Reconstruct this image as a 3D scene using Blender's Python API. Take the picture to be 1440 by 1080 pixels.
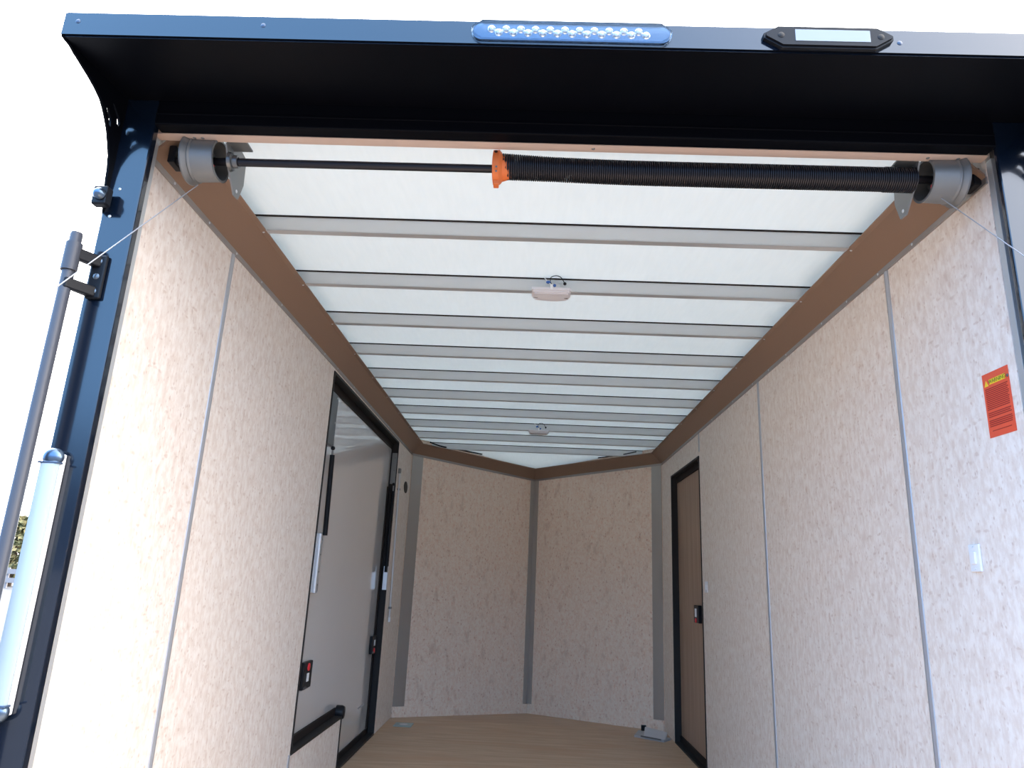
import bpy, bmesh, math, random
from mathutils import Vector, Matrix
random.seed(4)
S = bpy.context.scene
COL = S.collection
for o in list(bpy.data.objects): bpy.data.objects.remove(o)

# ---------------------------------------------------------------- camera
cam_d = bpy.data.cameras.new('camera'); cam = bpy.data.objects.new('camera', cam_d); COL.objects.link(cam)
cam_d.sensor_width = 36; cam_d.lens = 999.6 * 36 / 1440; cam_d.clip_start = .02; cam_d.clip_end = 400
def cam_axes(p, y, r):
    F = Vector((math.sin(y)*math.cos(p), math.cos(y)*math.cos(p), math.sin(p)))
    R = Vector((math.cos(y), -math.sin(y), 0)); U = R.cross(F)
    return R*math.cos(r)+U*math.sin(r), U*math.cos(r)-R*math.sin(r), F
R_, U_, F_ = cam_axes(.2716, -.0311, .0457)
M_ = Matrix((R_, U_, -F_)).transposed().to_4x4(); M_.translation = (-.047, 0, .993)
cam.matrix_world = M_
S.camera = cam

# ---------------------------------------------------------------- sky, exposure
S.view_settings.view_transform = 'Standard'; S.view_settings.look = 'None'
S.view_settings.gamma = 1; S.view_settings.exposure = 0.30; S.view_settings.use_curve_mapping = False
W = bpy.data.worlds.new('sky'); S.world = W; W.use_nodes = True
nt = W.node_tree; nt.nodes.clear(); N = nt.nodes.new; LK = nt.links.new
tc = N('ShaderNodeTexCoord')
def dotramp(vec, a, b):
    d = N('ShaderNodeVectorMath'); d.operation = 'DOT_PRODUCT'; d.inputs[1].default_value = Vector(vec).normalized()
    LK(tc.outputs['Generated'], d.inputs[0])
    m = N('ShaderNodeMapRange'); m.interpolation_type = 'SMOOTHSTEP'
    m.inputs[1].default_value = a; m.inputs[2].default_value = b; LK(d.outputs['Value'], m.inputs[0])
    return m.outputs[0]
def wmix(fac, c1, c2):
    m = N('ShaderNodeMix'); m.data_type = 'RGBA'; LK(fac, m.inputs[0])
    for i, c in ((6, c1), (7, c2)):
        if isinstance(c, tuple): m.inputs[i].default_value = (*c, 1)
        else: LK(c, m.inputs[i])
    return m.outputs[2]
# blue sky behind the photographer on the left, hazy white glare to the right and ahead
skyc = wmix(dotramp((.62, .72, .05), -.72, .42), (1.15, 2.35, 4.3), (8.6, 8.1, 7.6))
# far tree line / yard low down behind the photographer
low = dotramp((0, 0, 1), .05, .22)
back = dotramp((0, -1, 0), .15, .45)
mm = N('ShaderNodeMath'); mm.operation = 'MULTIPLY'
inv = N('ShaderNodeMath'); inv.operation = 'SUBTRACT'; inv.inputs[0].default_value = 1; LK(low, inv.inputs[1])
LK(inv.outputs[0], mm.inputs[0]); LK(back, mm.inputs[1])
skyc = wmix(mm.outputs[0], skyc, (.16, .24, .40))
# pale overcast overhead
skyc = wmix(dotramp((0, .25, 1), .55, .95), skyc, (5.3, 5.25, 5.15))
bg = N('ShaderNodeBackground'); LK(skyc, bg.inputs['Color']); bg.inputs['Strength'].default_value = 1.0
wo = N('ShaderNodeOutputWorld'); LK(bg.outputs[0], wo.inputs['Surface'])

# ---------------------------------------------------------------- materials
def mat(name, col, rough=.5, metal=0., spec=.5, coat=0., **kw):
    m = bpy.data.materials.new(name); m.use_nodes = True
    b = m.node_tree.nodes['Principled BSDF']
    b.inputs['Base Color'].default_value = (*col, 1); b.inputs['Roughness'].default_value = rough
    b.inputs['Metallic'].default_value = metal; b.inputs['Specular IOR Level'].default_value = spec
    b.inputs['Coat Weight'].default_value = coat; b.inputs['Coat Roughness'].default_value = .05
    return m
class NB:
    """small node-building helper for a principled material"""
    def __init__(s, m):
        s.m = m; s.t = m.node_tree; s.b = s.t.nodes['Principled BSDF']
        s.tc = s.t.nodes.new('ShaderNodeTexCoord')
    def n(s, k, **kw):
        x = s.t.nodes.new(k)
        for a, v in kw.items(): setattr(x, a, v)
        return x
    def l(s, a, b): s.t.links.new(a, b)
    def mapping(s, scale, rot=(0, 0, 0), loc=(0, 0, 0)):
        x = s.n('ShaderNodeMapping'); x.inputs['Scale'].default_value = scale; x.inputs['Rotation'].default_value = rot
        x.inputs['Location'].default_value = loc
        s.l(s.tc.outputs['Object'], x.inputs['Vector']); return x.outputs[0]
    def noise(s, vec, scale=1., detail=3., rough=.55):
        x = s.n('ShaderNodeTexNoise'); x.inputs['Scale'].default_value = scale; x.inputs['Detail'].default_value = detail
        x.inputs['Roughness'].default_value = rough; s.l(vec, x.inputs['Vector']); return x.outputs['Fac']
    def ramp(s, v, a, b, smooth=True):
        x = s.n('ShaderNodeMapRange'); x.inputs[1].default_value = a; x.inputs[2].default_value = b
        if smooth: x.interpolation_type = 'SMOOTHSTEP'
        s.l(v, x.inputs[0]); return x.outputs[0]
    def math(s, op, a, b):
        x = s.n('ShaderNodeMath'); x.operation = op
        for i, v in enumerate((a, b)):
            if isinstance(v, (int, float)): x.inputs[i].default_value = v
            else: s.l(v, x.inputs[i])
        return x.outputs[0]
    def mix(s, fac, c1, c2, mode='MIX'):
        x = s.n('ShaderNodeMix', data_type='RGBA', blend_type=mode)
        if isinstance(fac, (int, float)): x.inputs[0].default_value = fac
        else: s.l(fac, x.inputs[0])
        for i, c in ((6, c1), (7, c2)):
            if isinstance(c, tuple): x.inputs[i].default_value = (*c, 1)
            else: s.l(c, x.inputs[i])
        return x.outputs[2]
    def color(s, c): s.l(c, s.b.inputs['Base Color'])
    def bump(s, h, strength=.2, dist=.002):
        x = s.n('ShaderNodeBump'); x.inputs['Strength'].default_value = strength; x.inputs['Distance'].default_value = dist
        s.l(h, x.inputs['Height']); s.l(x.outputs[0], s.b.inputs['Normal'])

def strand_board(name, along_v=True, base=(.79, .68, .595), light=(.90, .825, .755), dark=(.67, .535, .445)):
    """pressed strand board: pale vertical fibres with small red-brown flakes"""
    m = mat(name, base, .62, spec=.25); b = NB(m)
    zs = .5 if along_v else .75
    st = b.noise(b.mapping((52, 52, 52*zs)), 1, 5, .65)
    st2 = b.noise(b.mapping((75, 75, 20 if along_v else 45), rot=(.12, 0, 0), loc=(3, 1, 7)), 1, 3, .6)
    st3 = b.noise(b.mapping((17, 17, 9), rot=(-.3, 0, 0), loc=(9, 4, 2)), 1, 4, .6)
    k_ = 1.0 if along_v else 1.25
    c = b.mix(b.ramp(st, .36, .64), base, light)
    c = b.mix(b.math('MULTIPLY', b.ramp(st2, .56, .72), .5), c, light)
    c = b.mix(b.math('MULTIPLY', b.ramp(st2, .42, .28), .4), c, dark)
    c = b.mix(b.math('MULTIPLY', b.ramp(st3, .46, .28), .35 if along_v else .5), c, dark)
    c = b.mix(b.math('MULTIPLY', b.ramp(st3, .56, .70), .45), c, light)
    for i, (sc, thr, col, k) in enumerate((((80, 80, 48), .935, (.36, .19, .12), .75), ((130, 130, 80), .87, (.48, .30, .21), .75), ((50, 50, 26), .955, (.54, .35, .25), .5), ((40, 40, 90), .955, (.50, .32, .22), .5))):
        wob = b.n('ShaderNodeTexNoise'); wob.inputs['Scale'].default_value = 25
        mp = b.mapping(sc, rot=(.5*i+.2, 0, 0), loc=(i*3.1, i, i)); b.l(mp, wob.inputs['Vector'])
        wob.inputs['Scale'].default_value = .9
        ad = b.n('ShaderNodeVectorMath', operation='ADD'); b.l(mp, ad.inputs[0]); b.l(wob.outputs['Color'], ad.inputs[1])
        v = b.n('ShaderNodeTexVoronoi'); v.inputs['Scale'].default_value = 1.; b.l(ad.outputs[0], v.inputs['Vector'])
        sep = b.n('ShaderNodeSeparateColor'); b.l(v.outputs['Color'], sep.inputs[0])
        hit = b.math('GREATER_THAN', sep.outputs[0], thr)
        near = b.ramp(v.outputs['Distance'], .55, .2)
        c = b.mix(b.math('MULTIPLY', b.math('MULTIPLY', hit, near), k*(.62 if along_v else .68)), c, col if along_v else tuple(x*y for x, y in zip(col, (1.5, 1.25, 1.1))))
    b.color(c); b.bump(st, .12, .002)
    return m
MAT = {}
MAT['board'] = strand_board('pale strand board', True)
MAT['board_nose'] = strand_board('mottled strand board', False, (.90, .69, .545), (.95, .80, .665), (.66, .455, .33))
# translucent roof skin: daylight comes through it
m = bpy.data.materials.new('translucent roof skin'); m.use_nodes = True; t = m.node_tree; t.nodes.clear()
o_ = t.nodes.new('ShaderNodeOutputMaterial'); mx = t.nodes.new('ShaderNodeMixShader'); mx.inputs[0].default_value = .20
df = t.nodes.new('ShaderNodeBsdfDiffuse'); tr = t.nodes.new('ShaderNodeBsdfTranslucent')
tc_ = t.nodes.new('ShaderNodeTexCoord'); mp_ = t.nodes.new('ShaderNodeMapping'); mp_.inputs['Scale'].default_value = (60, 9, 1)
nz = t.nodes.new('ShaderNodeTexNoise'); nz.inputs['Scale'].default_value = 1; nz.inputs['Detail'].default_value = 2
cr = t.nodes.new('ShaderNodeMix'); cr.data_type = 'RGBA'; cr.inputs[6].default_value = (.795, .855, .875, 1); cr.inputs[7].default_value = (.855, .905, .92, 1)
t.links.new(tc_.outputs['Object'], mp_.inputs[0]); t.links.new(mp_.outputs[0], nz.inputs['Vector']); t.links.new(nz.outputs['Fac'], cr.inputs[0])
t.links.new(cr.outputs[2], df.inputs[0]); t.links.new(cr.outputs[2], tr.inputs[0])
t.links.new(df.outputs[0], mx.inputs[1]); t.links.new(tr.outputs[0], mx.inputs[2]); t.links.new(mx.outputs[0], o_.inputs[0])
MAT['roof'] = m
MAT['cove'] = mat('brown painted metal', (.285, .185, .130), .45, .15)
MAT['flange'] = mat('dull grey metal', (.36, .33, .31), .4, .6)
MAT['rib'] = mat('galvanised rib', (.62, .635, .645), .32, .55)
MAT['alu'] = mat('aluminium', (.66, .69, .73), .35, .7)
MAT['alu_trim'] = mat('satin aluminium trim', (.52, .54, .56), .4, .5)
MAT['strip'] = mat('grey corner strip', (.47, .44, .41), .38, .55)
MAT['seam'] = mat('brushed seam metal', (.46, .47, .50), .45, .55)
MAT['head_wood'] = mat('pale pink brown head board', (.60, .47, .40), .5)
MAT['cable'] = mat('steel cable', (.42, .43, .46), .5, .5)
MAT['steel'] = mat('zinc steel', (.24, .25, .255), .5, .6)
MAT['dark_steel'] = mat('dark plated steel', (.16, .17, .18), .35, .8)
MAT['paint'] = mat('glossy black blue paint', (.003, .007, .016), .16, 0, .5, coat=1.)
MAT['paint'].node_tree.nodes['Principled BSDF'].inputs['Coat IOR'].default_value = 1.36
b = NB(MAT['paint']); b.bump(b.noise(b.mapping((14, 14, 14)), 1, 2), .05, .004)
MAT['satin_in'] = mat('dark satin inner faces', (.0025, .003, .005), .4, 0, .06)  # darker and less glossy than the outer frame; underside, header and gussets
MAT['black'] = mat('black plastic', (.007, .008, .011), .4, 0, .2)
MAT['black_matte'] = mat('black matte trim', (.018, .016, .016), .55, spec=.3)
MAT['rubber'] = mat('black rubber seal', (.02, .015, .014), .7, spec=.2)
MAT['spring'] = mat('oiled black spring steel', (.022, .023, .03), .35, .6)
MAT['orange'] = mat('orange painted cast metal', (.72, .17, .04), .5)
MAT['red'] = mat('red plastic', (.75, .03, .04), .4)
MAT['white'] = mat('white plastic', (.85, .86, .88), .4)
MAT['white_metal'] = mat('white painted door skin', (.72, .71, .705), .25, 0, .5, coat=1.)
MAT['white_metal'].node_tree.nodes['Principled BSDF'].inputs['Coat IOR'].default_value = 1.75
b = NB(MAT['white_metal']); b.bump(b.noise(b.mapping((1, 3.0, 5)), 1, 1.), .05, .012); MAT['white_metal'].node_tree.nodes['Principled BSDF'].inputs['Coat Roughness'].default_value = .015
b.l(b.b.inputs['Normal'].links[0].from_socket, b.b.inputs['Coat Normal'])
MAT['luan'] = mat('brown wood veneer', (.36, .245, .175), .5)
b = NB(MAT['luan']); g = b.noise(b.mapping((40, 40, 1.2)), 1, 3)
b.color(b.mix(b.ramp(g, .3, .7), (.33, .22, .155), (.41, .29, .215)))
MAT['floor'] = mat('plywood floor', (.46, .31, .20), .5)
b = NB(MAT['floor']); g = b.noise(b.mapping((3, 26, 1)), 1, 4); g2 = b.noise(b.mapping((1.5, 5, 1)), 1, 2)
c = b.mix(b.ramp(g, .3, .7), (.52, .34, .21), (.64, .45, .30)); c = b.mix(b.ramp(g2, .45, .75), c, (.56, .34, .20)); b.color(c)
MAT['ground'] = mat('grey asphalt yard', (.17, .17, .18), .9)
b = NB(MAT['ground']); g = b.noise(b.mapping((2, 2, 2)), 1, 5); b.color(b.mix(b.ramp(g, .3, .7), (.085, .088, .095), (.125, .125, .135)))
MAT['leaf'] = mat('dry green foliage', (.10, .11, .045), .8)
b = NB(MAT['leaf']); g = b.noise(b.mapping((3, 3, 3)), 1, 4); b.color(b.mix(b.ramp(g, .35, .65), (.06, .075, .03), (.22, .19, .09)))
MAT['bark'] = mat('bark', (.10, .07, .05), .9)
MAT['fence'] = mat('white painted rail', (.24, .23, .235), .6)
MAT['sticker'] = mat('red orange label', (.80, .10, .045), .45)
MAT['ink'] = mat('dark red print', (.30, .02, .015), .6)
MAT['yellow'] = mat('yellow print', (.85, .62, .03), .5)
MAT['green_ink'] = mat('dark print', (.10, .16, .02), .6)
MAT['paper'] = mat('grey printed paper', (.46, .45, .46), .6)
MAT['teal'] = mat('teal grey plated metal', (.38, .50, .50), .4, .5)
MAT['blue_wire'] = mat('blue connector', (.03, .12, .42), .4)
MAT['white_lens'] = mat('frosted white lens', (.86, .87, .88), .3)
MAT['dome'] = mat('frosted dome lamp plastic', (.74, .73, .76), .3)
MAT['led'] = mat('led reflector', (.85, .9, .95), .12, .7)
MAT['chrome'] = mat('chrome reflector', (.12, .17, .24), .3, .9)
MAT['housing'] = mat('dark lamp housing', (.05, .08, .14), .3)
def clear_plastic():
    m = bpy.data.materials.new('clear plastic lens'); m.use_nodes = True; t = m.node_tree; t.nodes.clear()
    o = t.nodes.new('ShaderNodeOutputMaterial'); x = t.nodes.new('ShaderNodeMixShader')
    a = t.nodes.new('ShaderNodeBsdfTransparent'); a.inputs[0].default_value = (.93, .97, 1, 1)
    g = t.nodes.new('ShaderNodeBsdfGlossy'); g.inputs[1].default_value = .08
    f = t.nodes.new('ShaderNodeFresnel'); f.inputs[0].default_value = 1.45
    t.links.new(f.outputs[0], x.inputs[0]); t.links.new(a.outputs[0], x.inputs[1]); t.links.new(g.outputs[0], x.inputs[2]); t.links.new(x.outputs[0], o.inputs[0])
    return m
MAT['clear'] = clear_plastic()

# ---------------------------------------------------------------- mesh helpers
class MB:
    def __init__(s): s.bm = bmesh.new()
    def hexa(s, p, bev=0):
        vs = [s.bm.verts.new(q) for q in p]
        for f in ((0, 3, 2, 1), (4, 5, 6, 7), (0, 1, 5, 4), (1, 2, 6, 5), (2, 3, 7, 6), (3, 0, 4, 7)):
            s.bm.faces.new([vs[i] for i in f])
        if bev:
            es = {e for v in vs for e in v.link_edges}
            bmesh.ops.bevel(s.bm, geom=list(es), offset=bev, segments=2, affect='EDGES', profile=.5)
        return s
    def box(s, x0, x1, y0, y1, z0, z1, bev=0):
        return s.hexa([(x0, y0, z0), (x1, y0, z0), (x1, y1, z0), (x0, y1, z0), (x0, y0, z1), (x1, y0, z1), (x1, y1, z1), (x0, y1, z1)], bev)
    def prism(s, pts, d):
        """closed polygon pts (3d, planar) extruded by vector d"""
        a = [s.bm.verts.new(p) for p in pts]; c = [s.bm.verts.new(Vector(p)+Vector(d)) for p in pts]
        n = len(pts); s.bm.faces.new(a); s.bm.faces.new(c[::-1])
        for i in range(n): s.bm.faces.new((a[i], a[(i+1) % n], c[(i+1) % n], c[i]))
        return s
    def lathe(s, o, axis, prof, seg=24, cap=True):
        """prof: list of (distance along axis, radius)"""
        o = Vector(o); ax = Vector(axis).normalized()
        u = ax.orthogonal().normalized(); v = ax.cross(u); rings = []
        for t, r in prof:
            rings.append([s.bm.verts.new(o+ax*t+(u*math.cos(2*math.pi*k/seg)+v*math.sin(2*math.pi*k/seg))*r) for k in range(seg)])
        for A, B in zip(rings, rings[1:]):
            for k in range(seg): s.bm.faces.new((A[k], A[(k+1) % seg], B[(k+1) % seg], B[k]))
        if cap: s.bm.faces.new(rings[0][::-1]); s.bm.faces.new(rings[-1])
        return s
    def cyl(s, a, b, r, seg=16):
        a, b = Vector(a), Vector(b); return s.lathe(a, b-a, [(0, r), ((b-a).length, r)], seg)
    def tube(s, pts, r, seg=8, closed=False):
        pts = [Vector(p) for p in pts]; rings = []; n = len(pts); u = None
        for i, p in enumerate(pts):
            d = (pts[min(i+1, n-1)]-pts[max(i-1, 0)]).normalized()
            u = (d.orthogonal() if u is None else (u-d*u.dot(d))).normalized(); v = d.cross(u)
            rr = r(i/(n-1)) if callable(r) else r
            rings.append([s.bm.verts.new(p+(u*math.cos(2*math.pi*k/seg)+v*math.sin(2*math.pi*k/seg))*rr) for k in range(seg)])
        for A, B in zip(rings, rings[1:]):
            for k in range(seg): s.bm.faces.new((A[k], A[(k+1) % seg], B[(k+1) % seg], B[k]))
        s.bm.faces.new(rings[0][::-1]); s.bm.faces.new(rings[-1]); return s
    def sphere(s, c, r, sx=1, sy=1, sz=1, seg=14):
        x = bmesh.ops.create_uvsphere(s.bm, u_segments=seg, v_segments=seg//2+1, radius=r)
        bmesh.ops.transform(s.bm, matrix=Matrix.Translation(c) @ Matrix.Diagonal((sx, sy, sz, 1)), verts=x['verts']); return s
    def build(s, name, m, parent=None, smooth=False, origin=None):
        bmesh.ops.recalc_face_normals(s.bm, faces=s.bm.faces[:])
        off = Vector((0, 0, 0))
        if parent is not None:
            q = parent
            while q is not None: off += q.location; q = q.parent
        if origin is not None: off = Vector(origin)
        if off.length: bmesh.ops.translate(s.bm, vec=-off, verts=s.bm.verts[:])
        me = bpy.data.meshes.new(name); s.bm.to_mesh(me); s.bm.free()
        me.materials.append(MAT[m] if isinstance(m, str) else m)
        if smooth:
            for p in me.polygons: p.use_smooth = True
            try: me.set_sharp_from_angle(angle=math.radians(38))
            except Exception: pass
        o = bpy.data.objects.new(name, me); COL.objects.link(o)
        if parent is not None: o.parent = parent
        if origin is not None: o.location = origin
        return o
def tag(o, label=None, cat=None, group=None, kind=None):
    for k, v in (('label', label), ('category', cat), ('group', group), ('kind', kind)):
        if v: o[k] = v
    return o
def thing(name, loc, label, cat, group=None):
    o = bpy.data.objects.new(name, None); o.empty_display_size = .05; COL.objects.link(o); o.location = loc
    return tag(o, label, cat, group)
def copy_tree(o, loc):
    r = o.copy(); COL.objects.link(r); r.location = loc
    for ch in list(o.children):
        c = ch.copy(); COL.objects.link(c); c.parent = r
        for g in ch.children:
            d = g.copy(); COL.objects.link(d); d.parent = c
    return r
def part_copy(src, parent, delta):
    c = src.copy(); COL.objects.link(c); c.parent = parent; c.location = src.location+Vector(delta); return c

# ---------------------------------------------------------------- the trailer shell
HC, HU, HR, A_ = 1.9414, 2.0307, 2.083, .0893        # cove bottom / cove top / roof skin / cove inset
YR, YV, YA, ZA = 1.4985, 5.654, 6.4765, -.0566       # rear end of lining, nose corner, nose apex, nose dip
def zs(y): return ZA*max(0, (y-YV)/(YA-YV))
def P3(x, y, z): return (x, y, z+zs(y))
OUT = [(-1, YR), (-1, YV), (0, YA), (1, YV), (1, YR)]
def inset(d):
    """lining outline offset inward by d (negative: outward)"""
    k = math.hypot(1, YA-YV); nx, ny = (YA-YV)/k, 1/k         # nose wall inward normal is (nx,-ny) on the left side
    # left line x=-1+d ; nose line through (-1,YV)+(nx,-ny)*d
    px, py = -1+nx*d, YV-ny*d; s = (YA-YV)
    yc = py+((-1+d)-px)*s; ya = py+(0-px)*s
    return [(-1+d, YR), (-1+d, yc), (0, ya), (1-d, yc), (1-d, YR)]
def sweep(prof, i):
    """closed section prof [(inset, z)] carried along lining edge i"""
    mb = MB(); A = []; B = []
    for d, z in prof:
        q = inset(d); A.append(mb.bm.verts.new(P3(*q[i], z))); B.append(mb.bm.verts.new(P3(*q[i+1], z)))
    n = len(prof); mb.bm.faces.new(A); mb.bm.faces.new(B[::-1])
    for k in range(n): mb.bm.faces.new((A[k], A[(k+1) % n], B[(k+1) % n], B[k]))
    return mb

# floor (nose included) as one slab
top = [P3(x, y, 0) for x, y in [(-1.12, 1.40), (-1.12, YV), (0, YA+.09), (1.12, YV), (1.12, 1.40)]]
mb = MB()
def slab(mb, pts, dz):
    mb.prism(pts, (0, 0, dz))
mb.prism([(-1.12, 1.40, 0), (1.12, 1.40, 0), (1.12, YV, 0), (-1.12, YV, 0)], (0, 0, -.09))
mb.prism([P3(-1.12, YV, 0), P3(1.12, YV, 0), P3(0, YA+.09, 0)], (0, 0, -.09))
tag(mb.build('floor', 'floor'), kind='structure')

# left wall with the L-shaped door opening, right wall with its door opening
LD = [(3.245, .265), (3.245, 1.923), (5.03, 1.923), (5.03, .0), (4.09, .0), (4.09, .265)]
mb = MB(); X0, XT = -1.0, -.1
def wbox(mb, x0, dx, y0, y1, z0, z1): mb.box(min(x0, x0+dx), max(x0, x0+dx), y0, y1, z0, z1)
WT = 2.12
wbox(mb, -1, -.045, YR, 3.245, 0, WT); wbox(mb, -1, -.045, 3.245, 5.03, 1.923, WT); wbox(mb, -1, -.045, 5.03, YV, 0, WT); wbox(mb, -1, -.045, 3.245, 4.09, 0, .265)
tag(mb.build('wall_left', 'board'), kind='structure')
mb = MB(); RD0, RD1, RDT = 4.405, 5.275, 1.795
wbox(mb, 1, .045, YR, RD0, 0, WT); wbox(mb, 1, .045, RD0, RD1, RDT, WT); wbox(mb, 1, .045, RD1, YV, 0, WT)
tag(mb.build('wall_right', 'board'), kind='structure')
for sgn, nm in ((-1, 'wall_nose_left'), (1, 'wall_nose_right')):
    mb = MB(); q0 = inset(0); q1 = inset(-.06)
    a, b2 = q0[1], q0[2]; c, d = q1[1], q1[2]
    ring = [P3(sgn*-a[0], a[1], 0), P3(0, b2[1], 0), P3(0, d[1], 0), P3(sgn*-c[0], c[1], 0)]
    ring2 = [(x, y, z+WT) for x, y, z in ring]
    mb.hexa(ring+ring2); o = mb.build(nm, 'board_nose'); tag(o, kind='structure')
# roof skin
mb = MB(); mb.box(-1.1, 1.1, 1.475, YV, HR, HR+.003)
YB = 5.80; xb = 1.1*(YA+.08-YB)/(YA+.08-YV); DROP = .047            # the roof dips towards the nose point
mb.prism([P3(*p) for p in ((-1.1, YV, HR), (1.1, YV, HR), (xb, YB, HR), (-xb, YB, HR))], (0, 0, .003))
mb.prism([P3(*p) for p in ((-xb, YB, HR), (xb, YB, HR), (0, YA+.08, HR-DROP))], (0, 0, .003))
tag(mb.build('ceiling', 'roof'), kind='structure')

# cove strips along the top of each wall
cove_prof = [(.0035, 1.9575), (.074, 2.027), (A_, 2.0307), (A_, 2.0335), (.072, 2.0335), (.0035, 1.965)]
fl_prof = [(.0, 1.9414), (.004, 1.9414), (.004, 1.9595), (.0, 1.9595)]
screw_me = None
def screw(parent, loc, axis, r=.0042, m='alu'):
    ax = Vector(axis).normalized()
    mb = MB(); mb.lathe(Vector(loc)-ax*.001, ax, [(0, r), (.0015, r*.95), (.003, r*.5)], 10)
    return mb.build('screw', m, parent, True)
RY = [2.018+.4165*k for k in range(10)]
for i in range(4):
    c = sweep(cove_prof, i).build('trim_%d' % (i+1), 'cove'); tag(c, kind='structure')
    f = sweep(fl_prof, i).build('flange', 'flange', c); f['label'] = 'grey screw flange along the wall'
    if i in (0, 3):
        sg = -1 if i == 0 else 1
        for k in range(9): screw(c, (sg*(1-.079), RY[k]+.012, 2.0285), (-sg*.3, 0, -1))
        for y in (1.62, 1.83, 2.03, 2.25, 2.46, 2.83, 3.05, 3.28, 3.62, 4.05, 4.6, 5.2): screw(c, (sg*.996, y, 1.951), (-sg, 0, 0))
# nose corner strips and kick boards
def nose_strip(t0, t1, z0, z1, th, side):
    k = math.hypot(1, YA-YV); dx, dy = 1/k, (YA-YV)/k; nx, ny = (YA-YV)/k, -1/k
    q = []
    for t_, n_ in ((t0, .001), (t1, .001), (t1, th), (t0, th)):
        x, y = -1+dx*t_+nx*n_, YV+dy*t_+ny*n_; q.append((x*(1 if side < 0 else -1), y))
    return [P3(x, y, z0) for x, y in q]+[P3(x, y, z1) for x, y in q]
KL = math.hypot(1, YA-YV)
for side, nm in ((-1, 'baseboard_nose_left'), (1, 'baseboard_nose_right')):
    tag(MB().hexa(nose_strip(.004, KL-.01, 0, .072, .012, side)).build(nm, 'board_nose'), kind='structure')
for side, lab in ((-1, 'grey metal corner strip where left wall meets the nose'), (1, 'grey metal corner strip beside the brown door at nose')):
    o = MB().hexa(nose_strip(.004, .104 if side < 0 else .092, .074, 1.94, .005, side)).build('corner_strip', 'strip'); tag(o, lab, 'trim strip')
mb = MB(); mb.hexa(nose_strip(KL-.048, KL-.004, .074, 1.94, .006, -1)); mb.hexa(nose_strip(KL-.048, KL-.004, .074, 1.94, .006, 1))
tag(mb.build('corner_strip', 'strip'), 'grey metal strip down the pointed nose corner', 'trim strip')

# ---------------------------------------------------------------- roof ribs
rib_words = ['first grey roof rib, nearest the black spring shaft', 'second grey roof rib from the opening, carrying the nearer dome lamp',
             'third grey roof rib from the opening, just behind the nearer dome lamp', 'fourth grey roof rib from the opening', 'fifth grey roof rib from the opening',
             'sixth grey roof rib from the opening', 'seventh grey roof rib, just in front of the farther dome lamp', 'eighth grey roof rib, carrying the farther dome lamp',
             'ninth grey roof rib, last but one before the nose', 'tenth and last grey roof rib, next to the nose point']
def make_rib(hw):
    r = thing('roof_rib', (0, RY[0], HU), rib_words[0], 'roof rib', 'grey roof ribs across the ceiling')
    y0 = RY[0]
    MB().box(-hw, hw, y0, y0+.003, HU+.0005, HR-.0035).build('web', 'rib', r)
    MB().box(-hw, hw, y0, y0+.025, HU, HU+.003).build('bottom_flange', 'rib', r)
    MB().box(-hw, hw, y0+.003, y0+.025, HR-.004, HR-.001).build('top_flange', 'rib', r)
    MB().box(-hw, hw, y0-.0035, y0+.001, HR-.0048, HR-.0005).build('shadow_gap', 'rubber', r)['label'] = 'thin black strip for the shadow gap under the roof'  # black strip stands in for the shadowed gap between rib and roof
    return r
rib0 = make_rib(.975)
for k in range(1, 9):
    c = copy_tree(rib0, (0, RY[k], HU)); c['label'] = rib_words[k]
c = copy_tree(rib0, (0, RY[9], HU+zs(RY[9]))); c.scale = (.893, 1, 1); c['label'] = rib_words[9]

# ---------------------------------------------------------------- panel seam strips
def seam(x, y, z0, z1, lab):
    s = 1 if x < 0 else -1
    mb = MB(); pts = [(x, y-.011, z0), (x+s*.003, y-.010, z0), (x+s*.0055, y, z0), (x+s*.003, y+.010, z0), (x, y+.011, z0)]
    mb.prism(pts, (0, 0, z1-z0)); tag(mb.build('seam_strip', 'seam'), lab, 'seam strip', 'metal seam strips between wall panels')
seam(-1, 2.016, .001, HC-.001, 'bright metal seam strip on left wall near the opening')
seam(-1, 3.228, .001, .264, 'short metal seam strip below the black edge of the white door')
seam(1, 1.988, .001, HC-.001, 'metal seam strip on right wall nearest the opening')
seam(1, 3.215, .001, HC-.001, 'metal seam strip on right wall midway along')
seam(1, 4.392, RDT+.03, HC-.001, 'short faint seam strip above the brown door')

# ---------------------------------------------------------------- left door (white, stepped over the wheel)
d1 = bpy.data.objects.new('door_1', None); COL.objects.link(d1); d1.location = (-1.04, 4.1, 0); d1['kind'] = 'structure'
mb = MB(); mb.prism([(-1.045, y, z) for y, z in LD], (-.035, 0, 0)); mb.build('door_panel', 'white_metal', d1)
PX = -1.045
mb = MB(); J = .006
def jb(y0, y1, z0, z1, x0=-1.10, x1=-.9955): mb.box(x0, x1, y0, y1, z0, z1)
jb(3.239, 3.251, .259, 1.929); jb(3.245, 5.03, 1.917, 1.929); jb(5.024, 5.036, .0, 1.929); jb(4.084, 4.096, .003, .271); jb(3.245, 4.09, .259, .271); jb(4.09, 5.03, .001, .012)
mb.build('jamb', 'black_matte', d1)
MB().box(PX-.001, PX+.006, 3.251, 5.024, 1.872, 1.917).build('top_seal', 'rubber', d1)
MB().box(PX-.001, PX+.012, 3.251, 4.11, .27, .306).build('sill_seal', 'rubber', d1)
MB().box(PX-.001, PX+.008, 4.096, 5.024, .012, .045).build('sill_seal', 'rubber', d1)
MB().box(PX-.001, PX+.008, 4.98, 5.024, .012, 1.6).build('side_seal', 'rubber', d1)
mb = MB(); mb.lathe((-1.035, 4.12, .282), (1, 0, 0), [(0, .036), (.03, .036), (.042, .03), (.045, .0)], 20, False); mb.build('corner_cap', 'black', d1, True)
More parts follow.
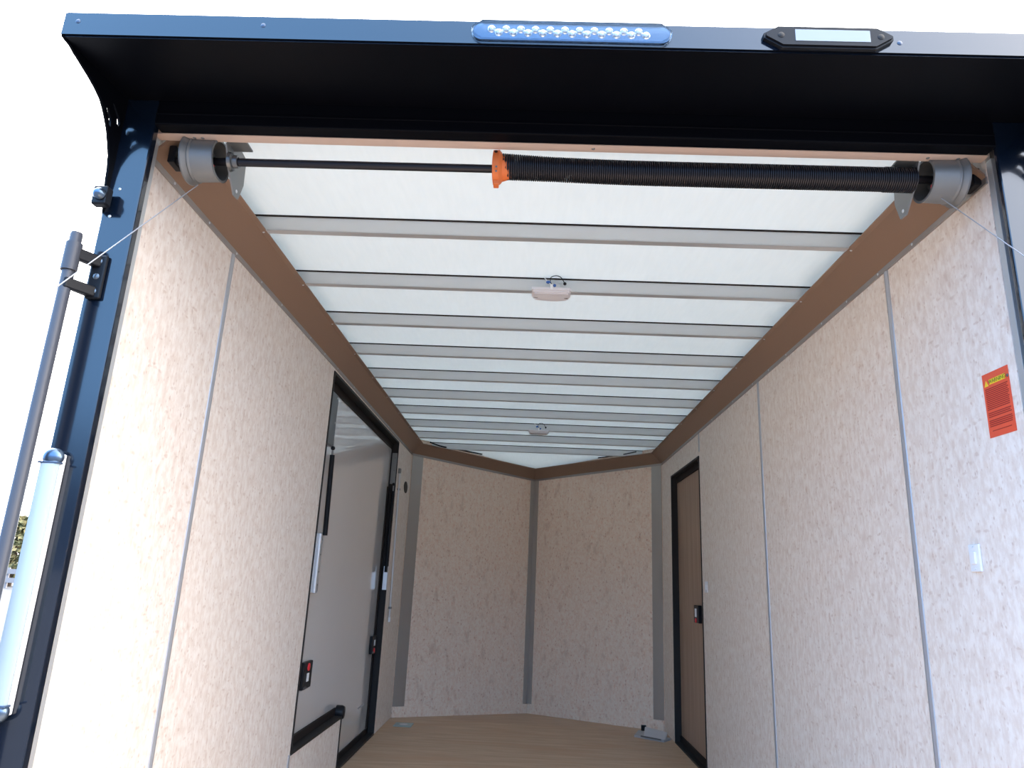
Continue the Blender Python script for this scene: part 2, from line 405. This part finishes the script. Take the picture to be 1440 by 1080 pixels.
MB().box(PX, PX+.004, 4.70, 4.86, .205, .211).build('scratch_plate', 'alu', d1)
# hardware in the near side of the opening
mb = MB(); mb.box(PX, PX+.016, 3.36, 3.475, 1.60, 1.862, .003); hb = mb.build('strut_bracket', 'dark_steel', d1)
for z in (1.845, 1.72): screw(hb, (PX+.016, 3.455, z), (1, 0, 0), .006)
def gas_strut(y0, z0, y1, z1, x, yoff):
    a = Vector((x, y0, z0)); c = Vector((x, y1, z1)); dd = (c-a)
    mb = MB(); mb.cyl(a+dd*.08, c, .012, 14); s = mb.build('gas_strut', 'black', d1, True)
    MB().cyl(a, a+dd*.09, .005, 10).build('piston_rod', 'steel', s, True)
    MB().sphere(a, .011).build('ball_joint', 'black', s, True)
gas_strut(3.445, 1.59, 3.475, 1.17, -1.022, 0)
mb = MB()
mb.box(PX, PX+.012, 3.385, 3.50, .905, 1.175, .002)
hp = mb.build('hinge_plate', 'alu', d1)
mb = MB(); mb.cyl((-1.028, 3.415, .905), (-1.028, 3.415, 1.175), .011, 12); mb.build('hinge_barrel', 'alu', hp, True)
for z in (.94, 1.0, 1.08, 1.15): screw(hp, (PX+.012, 3.475, z), (1, 0, 0), .005, 'dark_steel')
# hardware on the far jamb
mb = MB(); mb.box(-1.034, -1.0, 5.012, 5.023, 1.625, 1.845, .001); fb = mb.build('strut_bracket', 'steel', d1)
for z in (1.81, 1.72): screw(fb, (-1.012, 5.012, z), (0, -1, 0), .004, 'dark_steel')
gas_strut(5.0, 1.62, 5.0, 1.02, -1.004, 0)
mb = MB(); mb.box(-1.02, -.992, 4.996, 5.03, .905, 1.06, .001); mb.build('hinge_plate', 'alu', d1)
# latches
def latch(y0, y1, z0, z1, x, redtop, lab):
    mb = MB(); mb.box(x, x+.018, y0, y1, z0, z1, .004); l = mb.build('latch', 'black', d1); l['label'] = lab
    mb = MB(); h = z1-z0; zc = z1-.2*h if redtop else z0+.16*h
    mb.lathe((x+.016, (y0+y1)/2, zc), (1, 0, 0), [(0, .017), (.006, .016), (.008, .008)], 16); mb.build('release_button', 'red', l, True)
    zq = z0+.42*h if redtop else z0+.6*h
    MB().box(x+.017, x+.0205, (y0+y1)/2-.014, (y0+y1)/2+.016, zq-.018, zq+.018, .001).build('strike_tab', 'white', l)
    MB().box(x+.012, x+.024, y0+.012, y0+.05, z0+.006, z0+.014, .001).build('lever', 'dark_steel', l)
latch(3.40, 3.535, .485, .602, PX, True, 'black paddle latch with red button on top')
latch(4.86, 4.985, .505, .615, PX+.004, False, 'black paddle latch with red button below')

# right door (brown veneer)
d2 = bpy.data.objects.new('door_2', None); COL.objects.link(d2); d2.location = (1.04, 4.84, 0); d2['kind'] = 'structure'
MB().box(1.04, 1.075, RD0, RD1, 0.0, RDT).build('door_panel', 'luan', d2)
mb = MB()
for y0, y1, z0, z1 in ((RD0-.006, RD0+.006, .003, RDT+.006), (RD1-.006, RD1+.006, .003, RDT+.006), (RD0, RD1, RDT-.006, RDT+.006), (RD0, RD1, .001, .012)):
    mb.box(.9955, 1.10, y0, y1, z0, z1)
mb.build('jamb', 'black_matte', d2)
MB().box(1.03, 1.041, RD0+.006, RD1-.006, RDT-.048, RDT-.006).build('top_seal', 'rubber', d2)
MB().box(1.03, 1.041, RD0+.006, RD1-.006, .012, .05).build('sill_seal', 'rubber', d2)
mb = MB(); mb.box(1.016, 1.04, 4.60, 4.72, .80, .905, .004); l = mb.build('latch', 'black', d2)
MB().box(1.012, 1.017, 4.645, 4.68, .835, .885, .001).build('strike_tab', 'white', l)
MB().lathe((1.017, 4.66, .815), (-1, 0, 0), [(0, .014), (.006, .013), (.008, .006)], 14).build('release_button', 'red', l, True)
MB().box(1.030, 1.04, 4.725, 4.755, .86, .895, .001).build('strike_plate', 'white', l)

# prop rod on the left wall beyond the white door, and the dark oval vent hole cover
t = thing('prop_rod', (-.99, 5.19, .70), 'thin silver prop rod on wall beyond the white door', 'rod')
mb = MB(); mb.cyl((-.988, 5.115, 1.72), (-.988, 5.19, .705), .0065, 10); mb.build('rod', 'alu', t, True)
MB().box(-.9995, -.982, 5.10, 5.135, 1.715, 1.75, .002).build('bracket', 'steel', t)
MB().box(-.9995, -.980, 5.122, 5.142, 1.595, 1.61, .002).build('clip', 'steel', t)
MB().box(-.9995, -.980, 5.175, 5.21, .775, .79, .002).build('clip', 'steel', t)
MB().lathe((-.988, 5.19, .69), (0, 0, 1), [(0, .009), (.03, .009)], 10).build('end_tip', 'white', t, True)
mb = MB(); n = 28
for x, s in ((-.9995, 1), (-.9965, .96)): pass
mb.prism([(-.9992, 5.462+.078*math.cos(2*math.pi*k/n), 1.659+.044*math.sin(2*math.pi*k/n)) for k in range(n)], (.003, 0, 0))
tag(mb.build('vent_cover', 'black_matte'), 'small dark oval vent cover on wall beside nose corner', 'vent')

# ---------------------------------------------------------------- right wall fittings
def plate(y, z, w, h, lab, x=1.0):
    t = thing('switch_plate', (x, y, z), lab, 'switch', )
    MB().box(x-.006, x-.0003, y-w/2, y+w/2, z-h/2, z+h/2, .002).build('cover', 'white', t)
    MB().box(x-.010, x-.005, y-w*.18, y+w*.18, z-h*.22, z+h*.22, .001).build('rocker', 'white', t)
    for q in (-1, 1): screw(t, (x-.006, y, z+q*h*.4), (-1, 0, 0), .002)
plate(1.7235, 1.0945, .040, .062, 'white switch plate on right wall below the red warning label')
plate(4.30, 1.015, .055, .062, 'tiny white switch plate on right wall beside the brown door')
# warning label
t = thing('warning_label', (1, 1.57, 1.356), 'red orange warning label on right wall near the opening', 'label')
ly0, ly1, lz0, lz1 = 1.524, 1.6155, 1.3565, 1.505
MB().box(.9988, .9997, ly0, ly1, lz0, lz1).build('sheet', 'sticker', t)
mb = MB(); wd = ly1-ly0
MB().box(.9983, .9990, ly0+.012, ly0+wd*.74, 1.4770, 1.4890).build('heading_band', 'yellow', t)
mb = MB(); mb.prism([(.9989, ly0+wd*.94, 1.4750), (.9989, ly0+wd*.78, 1.4750), (.9989, ly0+wd*.86, 1.4890)], (-.0006, 0, 0)); mb.build('hazard_triangle', 'yellow', t)
mb = MB(); random.seed(8)
z = 1.467
for k in range(22):
    if k in (12, 16): z -= .0045; continue
    if k == 21: mb.box(.9984, .9989, ly0+wd*.14, ly0+wd*.86, lz0+.0135, lz0+.0150); break
    mb.box(.9984, .9989, ly0+wd*random.uniform(.06, .12), ly0+wd*.93, z, z+.0021); z -= .0043
mb.build('printed_lines', 'ink', t)
cu = bpy.data.curves.new('heading', 'FONT'); cu.body = 'WARNING'; cu.size = .0125; cu.extrude = .0002; cu.align_x = 'CENTER'; cu.align_y = 'CENTER'
to = bpy.data.objects.new('heading', cu); COL.objects.link(to)
bpy.context.view_layer.update()
me = bpy.data.meshes.new_from_object(to.evaluated_get(bpy.context.evaluated_depsgraph_get())); bpy.data.objects.remove(to)
me.materials.clear(); me.materials.append(MAT['green_ink'])
ho = bpy.data.objects.new('heading_text', me); COL.objects.link(ho); ho.parent = t
ho.matrix_local = Matrix.Translation(Vector((.9981, ly0+.012+(wd*.74-.012)/2, 1.4830))-Vector(t.location)) @ Matrix(((0, 0, -1, 0), (-1, 0, 0, 0), (0, 1, 0, 0), (0, 0, 0, 1)))
screw(t, (.9988, ly0+.004, 1.4815), (-1, 0, 0), .004, 'dark_steel')['label'] = 'dark screw at the label edge'

# ---------------------------------------------------------------- things on the floor
t = thing('tie_down_plate', (-.86, 5.40, 0), 'small teal grey tie-down plate on floor at left nose corner', 'tie-down')
MB().box(-.925, -.80, 5.33, 5.46, .0005, .006, .002).build('plate', 'teal', t)
MB().lathe((-.862, 5.395, .005), (0, 0, 1), [(0, .03), (.004, .028), (.006, .012)], 16).build('ring_seat', 'alu', t, True)
t = thing('paper_stack', (.84, 5.40, 0), 'grey folded papers lying on floor at right nose corner', 'papers')
mb = MB(); mb.prism([(.74, 5.40, .0005), (.92, 5.27, .0005), (.985, 5.36, .0005), (.80, 5.60, .0005)], (0, 0, .012)); mb.build('bottom_sheet', 'paper', t)
mb = MB(); mb.hexa([(.80, 5.36, .0135), (.93, 5.28, .0135), (.975, 5.44, .0135), (.84, 5.56, .0135), (.80, 5.36, .020), (.93, 5.28, .016), (.975, 5.44, .034), (.84, 5.56, .042)]); mb.build('folded_sheet', mat('pale paper', (.62, .60, .61), .6), t)
mb = MB(); mb.box(.815, .85, 5.562, 5.585, .0135, .05, .003); mb.build('clip', 'black', t)
mb = MB(); mb.tube([(.78, 5.36, .016), (.84, 5.31, .017), (.90, 5.268, .016)], .005, 6); mb.build('strap', 'dark_steel', t)

# ---------------------------------------------------------------- dome lamps on the ribs
def wire(parent, pts, r, m, name='wire'):
    # smooth catmull-rom tube
    P = [Vector(p) for p in pts]; out = []
    for i in range(len(P)-1):
        p0, p1, p2, p3 = P[max(i-1, 0)], P[i], P[i+1], P[min(i+2, len(P)-1)]
        for k in range(6):
            u = k/6; out.append(.5*((2*p1)+(-p0+p2)*u+(2*p0-5*p1+4*p2-p3)*u*u+(-p0+3*p1-3*p2+p3)*u**3))
    out.append(P[-1]); return MB().tube(out, r, 6).build(name, m, parent, True)
yk = RY[1]
dl = thing('dome_lamp', (.006, yk, HU), 'dome lamp with loose wire loop, nearer the opening', 'ceiling lamp', 'dome lamps under the roof ribs')
mb = MB(); hw = .0715
out = [(-hw, yk-.030)]
n = 12
top_ = [(.006-hw, yk-.038), (.006+hw, yk-.038)]
poly = [(.006-hw, yk-.040, HU-.0005), (.006+hw-.006, yk-.040, HU-.0005), (.006+hw, yk-.034, HU-.0005), (.006+hw, yk+.030, HU-.0005)]
poly += [(.006+hw-2*hw*(k/n), yk+.030+.016*math.sin(math.pi*k/n), HU-.0005) for k in range(1, n)] + [(.006-hw, yk+.030, HU-.0005)]
mb.prism(poly, (0, 0, -.010)); mb.build('base', 'dome', dl)
mb = MB(); sc_ = []
poly2 = [(.006+(x-.006)*.93, yk+(y-yk)*.88, HU-.0105) for x, y, z in poly]; mb.prism(poly2, (0, 0, -.012))
bmesh.ops.bevel(mb.bm, geom=[e for e in mb.bm.edges if all(v.co.z < HU-.02 for v in e.verts)], offset=.005, segments=2, affect='EDGES')
mb.build('lens', 'dome', dl, True)
for sx in (-1, 1): MB().box(.006+sx*.055-.006, .006+sx*.055+.006, yk+.003, yk+.009, HU-.0242, HU-.0220).build('tab', 'strip', dl)
MB().box(.001, .011, yk-.041, yk-.036, HU-.008, HU+.012, .001).build('wire_lug', 'white', dl)
yw = yk-.030
w = wire(dl, [(.012, yw-.006, 2.036), (.002, yw, 2.055), (.004, yw, 2.074), (.024, yw-.002, 2.0795), (.041, yw, 2.073), (.053, yw, 2.053)], .0016, 'black')
MB().sphere((.0545, yw, 2.050), .0062).build('connector', 'black', w, True)
w = wire(dl, [(.012, yw-.006, 2.036), (-.004, yw-.002, 2.052), (-.012, yw, 2.062), (-.024, yw+.004, 2.076)], .0016, 'white')
MB().sphere((-.006, yw-.003, 2.053), .0058, 1.5).build('connector', 'blue_wire', w, True)
MB().sphere((.017, yw-.004, 2.040), .006).build('connector', 'blue_wire', w, True)
c = copy_tree(dl, (.003, RY[7], HU)); c['label'] = 'small far dome lamp with loose wires, near the nose'

# loose wires tucked behind the nose coves
tag(wire(None, [(-.86, 5.64, 2.050), (-.78, 5.74, 2.040), (-.62, 5.86, 2.035), (-.46, 5.985, 2.030)], .006, 'black', 'roof_wire'), 'dark wire lying along the top of the left nose cove', 'wire', 'wires above the nose coves')
w = wire(None, [(.80, 5.67, 2.046), (.70, 5.78, 2.038), (.62, 5.85, 2.034), (.52, 5.93, 2.030)], .004, 'black', 'roof_wire')
tag(w, 'dark wire with connector along the right nose cove', 'wire', 'wires above the nose coves')

# ---------------------------------------------------------------- rear frame with canopy
rf = thing('rear_frame', (0, 1.434, -.05), 'glossy black blue rear door frame with overhanging canopy', 'door frame')
XL, XLI, XR, XRI = -1.0416, -.962, 1.075, .985
mb = MB(); mb.box(XL, XLI, 1.434, 1.455, -.05, 2.10, .003); mb.box(XL, -.99, 1.455, 1.50, -.05, 2.10); mb.build('post', 'paint', rf)
mb = MB(); mb.box(XRI, XR, 1.434, 1.446, -.05, 2.10, .003); mb.box(1.0135, XR, 1.446, 1.50, -.05, 2.10); mb.build('post', 'paint', rf)
mb = MB(); mb.box(XLI-.002, XRI+.002, 1.4335, 1.470, 1.996, 2.10, .003); mb.box(XLI, XRI, 1.430, 1.436, 2.022, 2.026, .001); mb.build('header', 'satin_in', rf)
# seals lining the opening
mb = MB(); mb.box(-.995, -.982, 1.456, 1.4775, -.05, 1.997); mb.build('side_seal', 'rubber', rf)
mb = MB(); mb.box(1.0105, 1.022, 1.456, 1.4775, -.05, 1.997); mb.build('side_seal', 'rubber', rf)
# canopy: sloping underside, thin top and vertical lip
YT, ZB, ZT = 1.1925, 2.0305, 2.0905
mb = MB(); mb.prism([(XL, YT, ZB), (XL, 1.4335, 2.060), (XL, 1.4335, 2.13), (XL, YT, ZT)], (XR-XL, 0, 0))
bmesh.ops.bevel(mb.bm, geom=[e for e in mb.bm.edges if all(abs(v.co.y-YT) < 1e-4 for v in e.verts) and abs(e.verts[0].co.x-e.verts[1].co.x) > 1], offset=.004, segments=2, affect='EDGES')
cp = mb.build('canopy', 'paint', rf)
cp.data.materials.append(MAT['satin_in'])
for p_ in cp.data.polygons:
    if p_.normal.z < -.8: p_.material_index = 1
for x, z in ((-1.012, 2.066), (-.626, 2.066), (.655, 2.058)):
    screw(cp, (x, YT, z), (0, -1, 0), .0055, 'housing')
# curved gusset plates at both ends, with a zigzag notch
gp = [(1.1925, 2.0865), (1.1952, 2.0305), (1.222, 2.0290), (1.236, 2.0235), (1.2440, 2.0225), (1.2939, 2.0105), (1.3417, 1.9926), (1.3600, 1.978)]
gp += [(1.3640, 1.990), (1.3800, 1.9835), (1.3850, 2.012), (1.4120, 2.006), (1.4160, 1.984), (1.4030, 1.984), (1.4010, 1.9955), (1.3910, 1.9965), (1.3890, 1.9655), (1.3790, 1.9655), (1.3770, 1.9715)]
gp = [(1.1925, 2.0865), (1.1952, 2.0305), (1.222, 2.0290), (1.236, 2.0235), (1.2440, 2.0225), (1.2939, 2.0105), (1.3180, 2.0030), (1.3417, 1.9926), (1.3560, 1.980), (1.3711, 1.963), (1.3860, 1.943), (1.3980, 1.9198), (1.4100, 1.8933), (1.4165, 1.862), (1.4188, 1.8353), (1.434, 1.76), (1.445, 1.70), (1.445, 2.115)]
def gusset(x):
    cu = bpy.data.curves.new('gusset', 'CURVE'); cu.dimensions = '2D'; cu.fill_mode = 'BOTH'; cu.extrude = .0025
    for pl in (gp, [(1.3655, 1.988), (1.3735, 1.992), (1.388, 1.975), (1.393, 1.957), (1.386, 1.957), (1.3795, 1.972)], [(1.383, 2.0135), (1.391, 2.012), (1.413, 1.998), (1.421, 1.985), (1.418, 1.976), (1.411, 1.979), (1.407, 1.993), (1.394, 2.002)]):
        sp = cu.splines.new('POLY'); sp.points.add(len(pl)-1); sp.use_cyclic_u = True
        for q, (yy, zz) in zip(sp.points, pl): q.co = (yy, zz, 0, 1)
    ob = bpy.data.objects.new('g', cu); COL.objects.link(ob); bpy.context.view_layer.update()
    me = bpy.data.meshes.new_from_object(ob.evaluated_get(bpy.context.evaluated_depsgraph_get())); bpy.data.objects.remove(ob)
    me.transform(Matrix(((0, 0, 1, x), (1, 0, 0, 0), (0, 1, 0, 0), (0, 0, 0, 1)))); me.transform(Matrix.Translation(-Vector(rf.location)))
    me.materials.clear(); me.materials.append(MAT['satin_in'])
    g = bpy.data.objects.new('gusset', me); COL.objects.link(g); g.parent = rf
gusset(XL+.0025); gusset(XR-.0025)
screw(rf, (-.9645, 1.452, 1.80), (1, 0, 0), .003)
screw(rf, (-.9645, 1.446, 1.02), (1, 0, 0), .003)
# inner trim of the opening
tr_ = thing('opening_trim', (0, 1.485, 0), 'pale metal trim framing the rear opening inside the black frame', 'trim')
mb = MB(); mb.box(-.9995, -.981, 1.4785, 1.4975, .001, 1.996, .001); mb.build('side_trim', 'alu_trim', tr_)
mb = MB(); mb.box(1.001, 1.0105, 1.4785, 1.4975, .001, 1.996, .001); mb.build('side_trim', 'alu_trim', tr_)
mb = MB(); mb.box(-.981, .992, 1.4705, 1.4985, 1.9960, 2.080); ht = mb.build('head_board', 'head_wood', tr_)
for x in (-.89, -.87, .075, .86, .93): screw(ht, (x, 1.485, 1.996), (0, 0, -1), .0045, 'steel')

# ---------------------------------------------------------------- lamps on the canopy lip
YL = YT-.0005
def slot(mb, xc, zc, hl, hh, y0, y1, n=10):
    pts = []
    for k in range(n+1):
        a = -math.pi/2+math.pi*k/n; pts.append((xc+hl-hh+hh*math.cos(a), y0, zc+hh*math.sin(a)))
    for k in range(n+1):
        a = math.pi/2+math.pi*k/n; pts.append((xc-hl+hh+hh*math.cos(a), y0, zc+hh*math.sin(a)))
    mb.prism(pts, (0, y1-y0, 0)); return mb
lb = thing('led_light_bar', (.003, YL, 2.0605), 'long clear oval light bar of many leds on canopy lip', 'lamp')
slot(MB(), .003, 2.0612, .1995, .0195, YL, YL-.003).build('reflector', 'chrome', lb)
for k in range(22):
    x = -.158+.0148*k; z = 2.0665 if k % 2 == 0 else 2.0585
    mb = MB(); mb.lathe((x, YL-.003, z), (0, -1, 0), [(0, .0088), (.003, .0076), (.0055, .004), (.006, .0005)], 12); mb.build('led', 'led', lb, True)
mb = slot(MB(), .003, 2.0612, .2015, .0215, YL-.0005, YL-.0105)
fs = [e for e in mb.bm.edges if all(v.co.y < YL-.0095 for v in e.verts)]
bmesh.ops.bevel(mb.bm, geom=fs, offset=.004, segments=3, affect='EDGES'); mb.build('lens', 'clear', lb, True)
sl = thing('scene_lamp', (.512, YL, 2.059), 'black lamp with pale rectangular lens at right of canopy lip', 'lamp')
mb = MB(); x0, x1, zc = .385, .639, 2.0605
mb.prism([(x0, YL, zc-.004), (x0+.035, YL, zc-.026), (x1-.035, YL, zc-.026), (x1, YL, zc-.004), (x1, YL, zc+.006), (x1-.03, YL, zc+.024), (x0+.03, YL, zc+.024), (x0, YL, zc+.006)], (0, -.012, 0))
bmesh.ops.bevel(mb.bm, geom=[e for e in mb.bm.edges if all(v.co.y < YL-.0115 for v in e.verts)], offset=.004, segments=2, affect='EDGES'); mb.build('housing', 'black', sl)
MB().box(.4455, .592, YL-.0128, YL-.008, zc-.0135, zc+.0135, .0004).build('lens', mat('pale lamp lens', (.26, .29, .31), .35), sl)
for x in (.418, .613): screw(sl, (x, YL-.012, zc), (0, -1, 0), .007, 'black_matte')

# ---------------------------------------------------------------- fittings on the left post
t = thing('post_lamp', (-1.025, 1.434, 1.79), 'small black bracket with bright round knob on left post, under canopy', 'lamp')
mb = MB(); mb.box(-1.050, -1.016, 1.400, 1.4226, 1.765, 1.811, .004); mb.build('bracket', 'black', t)
MB().lathe((-1.030, 1.402, 1.788), (-.35, -1, .1), [(0, .014), (.006, .014), (.012, .012), (.016, .007), (.018, .001)], 18).build('knob', 'chrome', t, True)
for x, z in ((-1.012, 1.822), (-1.022, 1.752)): screw(rf, (x, 1.434, z), (0, -1, 0), .004)
lr = thing('lock_rod', (-1.05, 1.38, -.05), 'dark grey round lock rod standing beside the left post', 'rod')
mb = MB(); mb.lathe((-1.0515, 1.384, -.05), (0, 0, 1), [(0, .0125), (1.728, .0125), (1.733, .011)], 20); mb.build('rod', mat('grey painted rod', (.055, .06, .075), .4, 0, .35), lr, True)
mb = MB(); mb.lathe((-1.0515, 1.384, 1.594), (0, 0, 1), [(0, .0165), (.064, .0165)], 20); mb.build('collar', lr.children[0].data.materials[0], lr, True)
br = MB(); br.box(-1.034, -1.000, 1.424, 1.4335, 1.548, 1.652, .004)
br = br.build('bracket', 'black', lr)
for z0, z1 in ((1.622, 1.648), (1.552, 1.576)):
    mb = MB(); mb.hexa([(-1.055, 1.372, z0), (-1.043, 1.372, z0), (-1.010, 1.425, z0), (-1.034, 1.425, z0), (-1.055, 1.372, z1), (-1.043, 1.372, z1), (-1.010, 1.425, z1), (-1.034, 1.425, z1)], .003); mb.build('arm', 'black', br)
for z in (1.636, 1.60, 1.565): screw(br, (-1.016, 1.424, z), (0, -1, 0), .0075, 'dark_steel')
tl = thing('tail_light', (-1.03, 1.434, .70), 'tall clear strip tail light low on the left post', 'lamp')
mb = MB(); mb.box(-1.038, -1.000, 1.419, 1.4335, .712, 1.205, .003); mb.build('base', 'white', tl)
mb = MB(); mb.box(-1.037, -.999, 1.404, 1.4195, .725, 1.190, .008); mb.build('lens', mat('pale strip lens', (.36, .44, .48), .3), tl, True)
for z, s in ((1.197, 1), (.718, -1)):
    mb = MB(); mb.sphere((-1.0185, 1.418, z), .0215, 1, .65, .9, 18); mb.build('end_cap', 'chrome', tl, True)
    MB().box(-1.0395, -.9975, 1.403, 1.4205, z-s*.012-.002, z-s*.012+.002, .001).build('end_ring', 'housing', tl)

# ---------------------------------------------------------------- spring shaft under the header
YS = 1.53; ZS = 1.962
ss = thing('spring_shaft', (0, YS, ZS), 'black lift shaft with long coil spring across the rear opening', 'spring')
mb = MB(); mb.cyl((-.955, YS, ZS-.002), (.955, YS, ZS+.0045), .0100, 16); mb.build('shaft', 'spring', ss, True)
mb = MB(); pts = []; turns = 190
xa, xb = -.142, .845
for k in range(turns*10+1):
    u = k/(turns*10); x = xa+(xb-xa)*u
    zc = ZS+.0075-.0085*math.sin(min(1, u*2.6)*math.pi/2)+.003*u
    rr = .0305-.0022*min(1, u*8)-.0005*u+(.0012 if u > .93 else 0)
    a = 2*math.pi*turns*u; pts.append((x, YS+rr*math.cos(a), zc+rr*math.sin(a)))
mb.tube(pts, .0027, 5); mb.build('coil_spring', 'spring', ss, True)
mb = MB(); mb.lathe((-.166, YS, ZS+.004), (1, 0, 0), [(0, .030), (.002, .041), (.016, .042), (.022, .036), (.024, .033), (.05, .025)], 28); cn = mb.build('winding_cone', 'orange', ss, True)
MB().box(-.162, -.149, YS-.012, YS+.010, ZS-.047, ZS-.036, .002).build('set_lug', 'orange', cn)
MB().lathe((-.157, YS-.0395, ZS+.022), (0, -1, .5), [(0, .004), (.002, .004)], 10).build('bolt_hole', 'black', cn)
for k, xx in enumerate((-.1545, -.1545)): MB().lathe((xx, YS-.0335, ZS-.026+k*.012), (0, -1, -.6), [(0, .0025), (.008, .0025)], 8).build('set_screw', 'dark_steel', cn)
def drum(sg):
    # cupped drum, open towards the middle
    x_out, x_in = (-.916, -.838) if sg < 0 else (.948, .868)
    d = (x_in-x_out); L = abs(d); s = 1 if d > 0 else -1
    mb = MB(); prof = [(0, .012), (0, .060), (.004, .061), (.010, .056), (.014, .052), (.018, .0555), (.022, .052), (L*.97, .050), (L, .052), (L, .046), (L*.4, .043), (L*.38, .012)]
    mb.lathe((x_out, YS, ZS), (s, 0, 0), prof, 36, False); dr = mb.build('cable_drum', 'steel', ss, True)
    MB().lathe((x_out+s*L*.39, YS, ZS), (s, 0, 0), [(0, .022), (L*.35, .020)], 20).build('hub', 'dark_steel', dr, True)
    MB().box(min(x_in-s*.014, x_in-s*.004), max(x_in-s*.014, x_in-s*.004), YS-.034, YS-.020, ZS-.036, ZS-.024, .002).build('set_screw', 'red', dr)
    # bearing bracket
    xb_ = x_in+s*.018
    mb = MB(); mb.prism([(xb_, 1.499, 1.994), (xb_, 1.545, 2.030), (xb_, 1.615, 2.022), (xb_, 1.622, 1.950), (xb_, 1.604, 1.900), (xb_, 1.578, 1.898), (xb_, 1.528, 1.946)], (s*.004, 0, 0))
    k = mb.build('bearing_bracket', 'steel', ss)
    MB().lathe((xb_+s*.004, YS, ZS), (s, 0, 0), [(0, .024), (.008, .022), (.010, .016), (.022, .0155), (.022, .011)], 24, False).build('bearing', 'dark_steel', k, True)
    mb = MB(); mb.box(min(xb_, xb_+s*.05), max(xb_, xb_+s*.05), 1.499, 1.545, 2.0, 2.004); mb.build('bracket_foot', 'steel', k)
    for yy, zz in ((1.588, 1.914), (1.600, 2.000)): screw(k, (xb_+s*.004, yy, zz), (s, 0, 0), .005)
    xo = x_out-s*.030
    mb = MB(); mb.box(min(xo, xo-s*.018), max(xo, xo-s*.018), YS-.018, YS+.03, ZS-.015, ZS+.03, .003); mb.build('end_bearing', 'black', ss)
drum(-1); drum(1)
# lift cables from the drums down to the lowered ramp
for a, c, lab in (((-.9085, 1.500, 1.8360+.003), (-.97, 1.2476, 1.4978), 'thin bright lift cable running down past the left post'),
                  ((.9124, 1.500, 1.8797), (.97, 1.3821, 1.6979), 'thin grey lift cable running down past the right post')):
    a = Vector(a); c = Vector(c); d = c-a
    up = a+(a-c)*.2
    e = a+d*((a.z+.30)/(a.z-c.z)) if a.x < 0 else a+d*((a.z+.10)/(a.z-c.z))
    tag(MB().tube([up, a, c, e], .0012, 6).build('lift_cable', 'cable', None, True), lab, 'cable', 'lift cables of the rear ramp')

# ---------------------------------------------------------------- outside: ramp, yard, fence, trees
mb = MB(); mb.hexa([(-1.0, -.75, -.50), (1.0, -.75, -.50), (1.0, 1.43, -.06), (-1.0, 1.43, -.06), (-1.0, -.75, -.46), (1.0, -.75, -.46), (1.0, 1.43, -.012), (-1.0, 1.43, -.012)])
tag(mb.build('floor_ramp', 'floor'), kind='structure')
mb = MB(); mb.box(-150, 150, -120, 200, -.60, -.55); tag(mb.build('ground', 'ground'), kind='structure')
fx, fy = -28.6, 40
t = thing('rail_fence', (fx, fy, -.55), 'white low rail fence across the yard beside far trees', 'fence')
for z0 in (-.25, .22): MB().box(fx-6, fx+6, fy-.03, fy+.03, z0, z0+.26).build('rail', 'fence', t)
for k in range(7): MB().box(fx-6+2*k-.06, fx-6+2*k+.06, fy+.03, fy+.12, -.55, .55).build('post', 'fence', t)
def tree(x, y, h, w, lab, seed):
    random.seed(seed); t = thing('tree', (x, y, -.55), lab, 'tree', 'far trees behind the fence')
    MB().lathe((x, y, -.55), (0, 0, 1), [(0, .22), (h*.5, .14), (h*.8, .06)], 10).build('trunk', 'bark', t, True)
    mb = MB()
    for k in range(1500):
        a = random.uniform(0, 6.283); u = random.random(); z = -.4+h*u; r = w*(1-.75*u**1.5)*math.sqrt(random.random())
        c = Vector((x+r*math.cos(a), y+r*math.sin(a), z+.2)); s = random.uniform(.10, .22)
        n = Vector((random.gauss(0, 1), random.gauss(0, 1), random.gauss(0, 1))).normalized(); p = n.orthogonal().normalized()*s; q = n.cross(p)*.7
        mb.bm.faces.new([mb.bm.verts.new(c+v) for v in (p, q, -p, -q)])
    mb.build('crown', 'leaf', t)
tree(-30.6, 43, 3.7, 1.5, 'dark tree seen between lock rod and tail light, taller one', 1)
tree(-27.4, 43.5, 3.1, 1.3, 'dry olive tree beside the taller tree, seen past the tail light', 2)
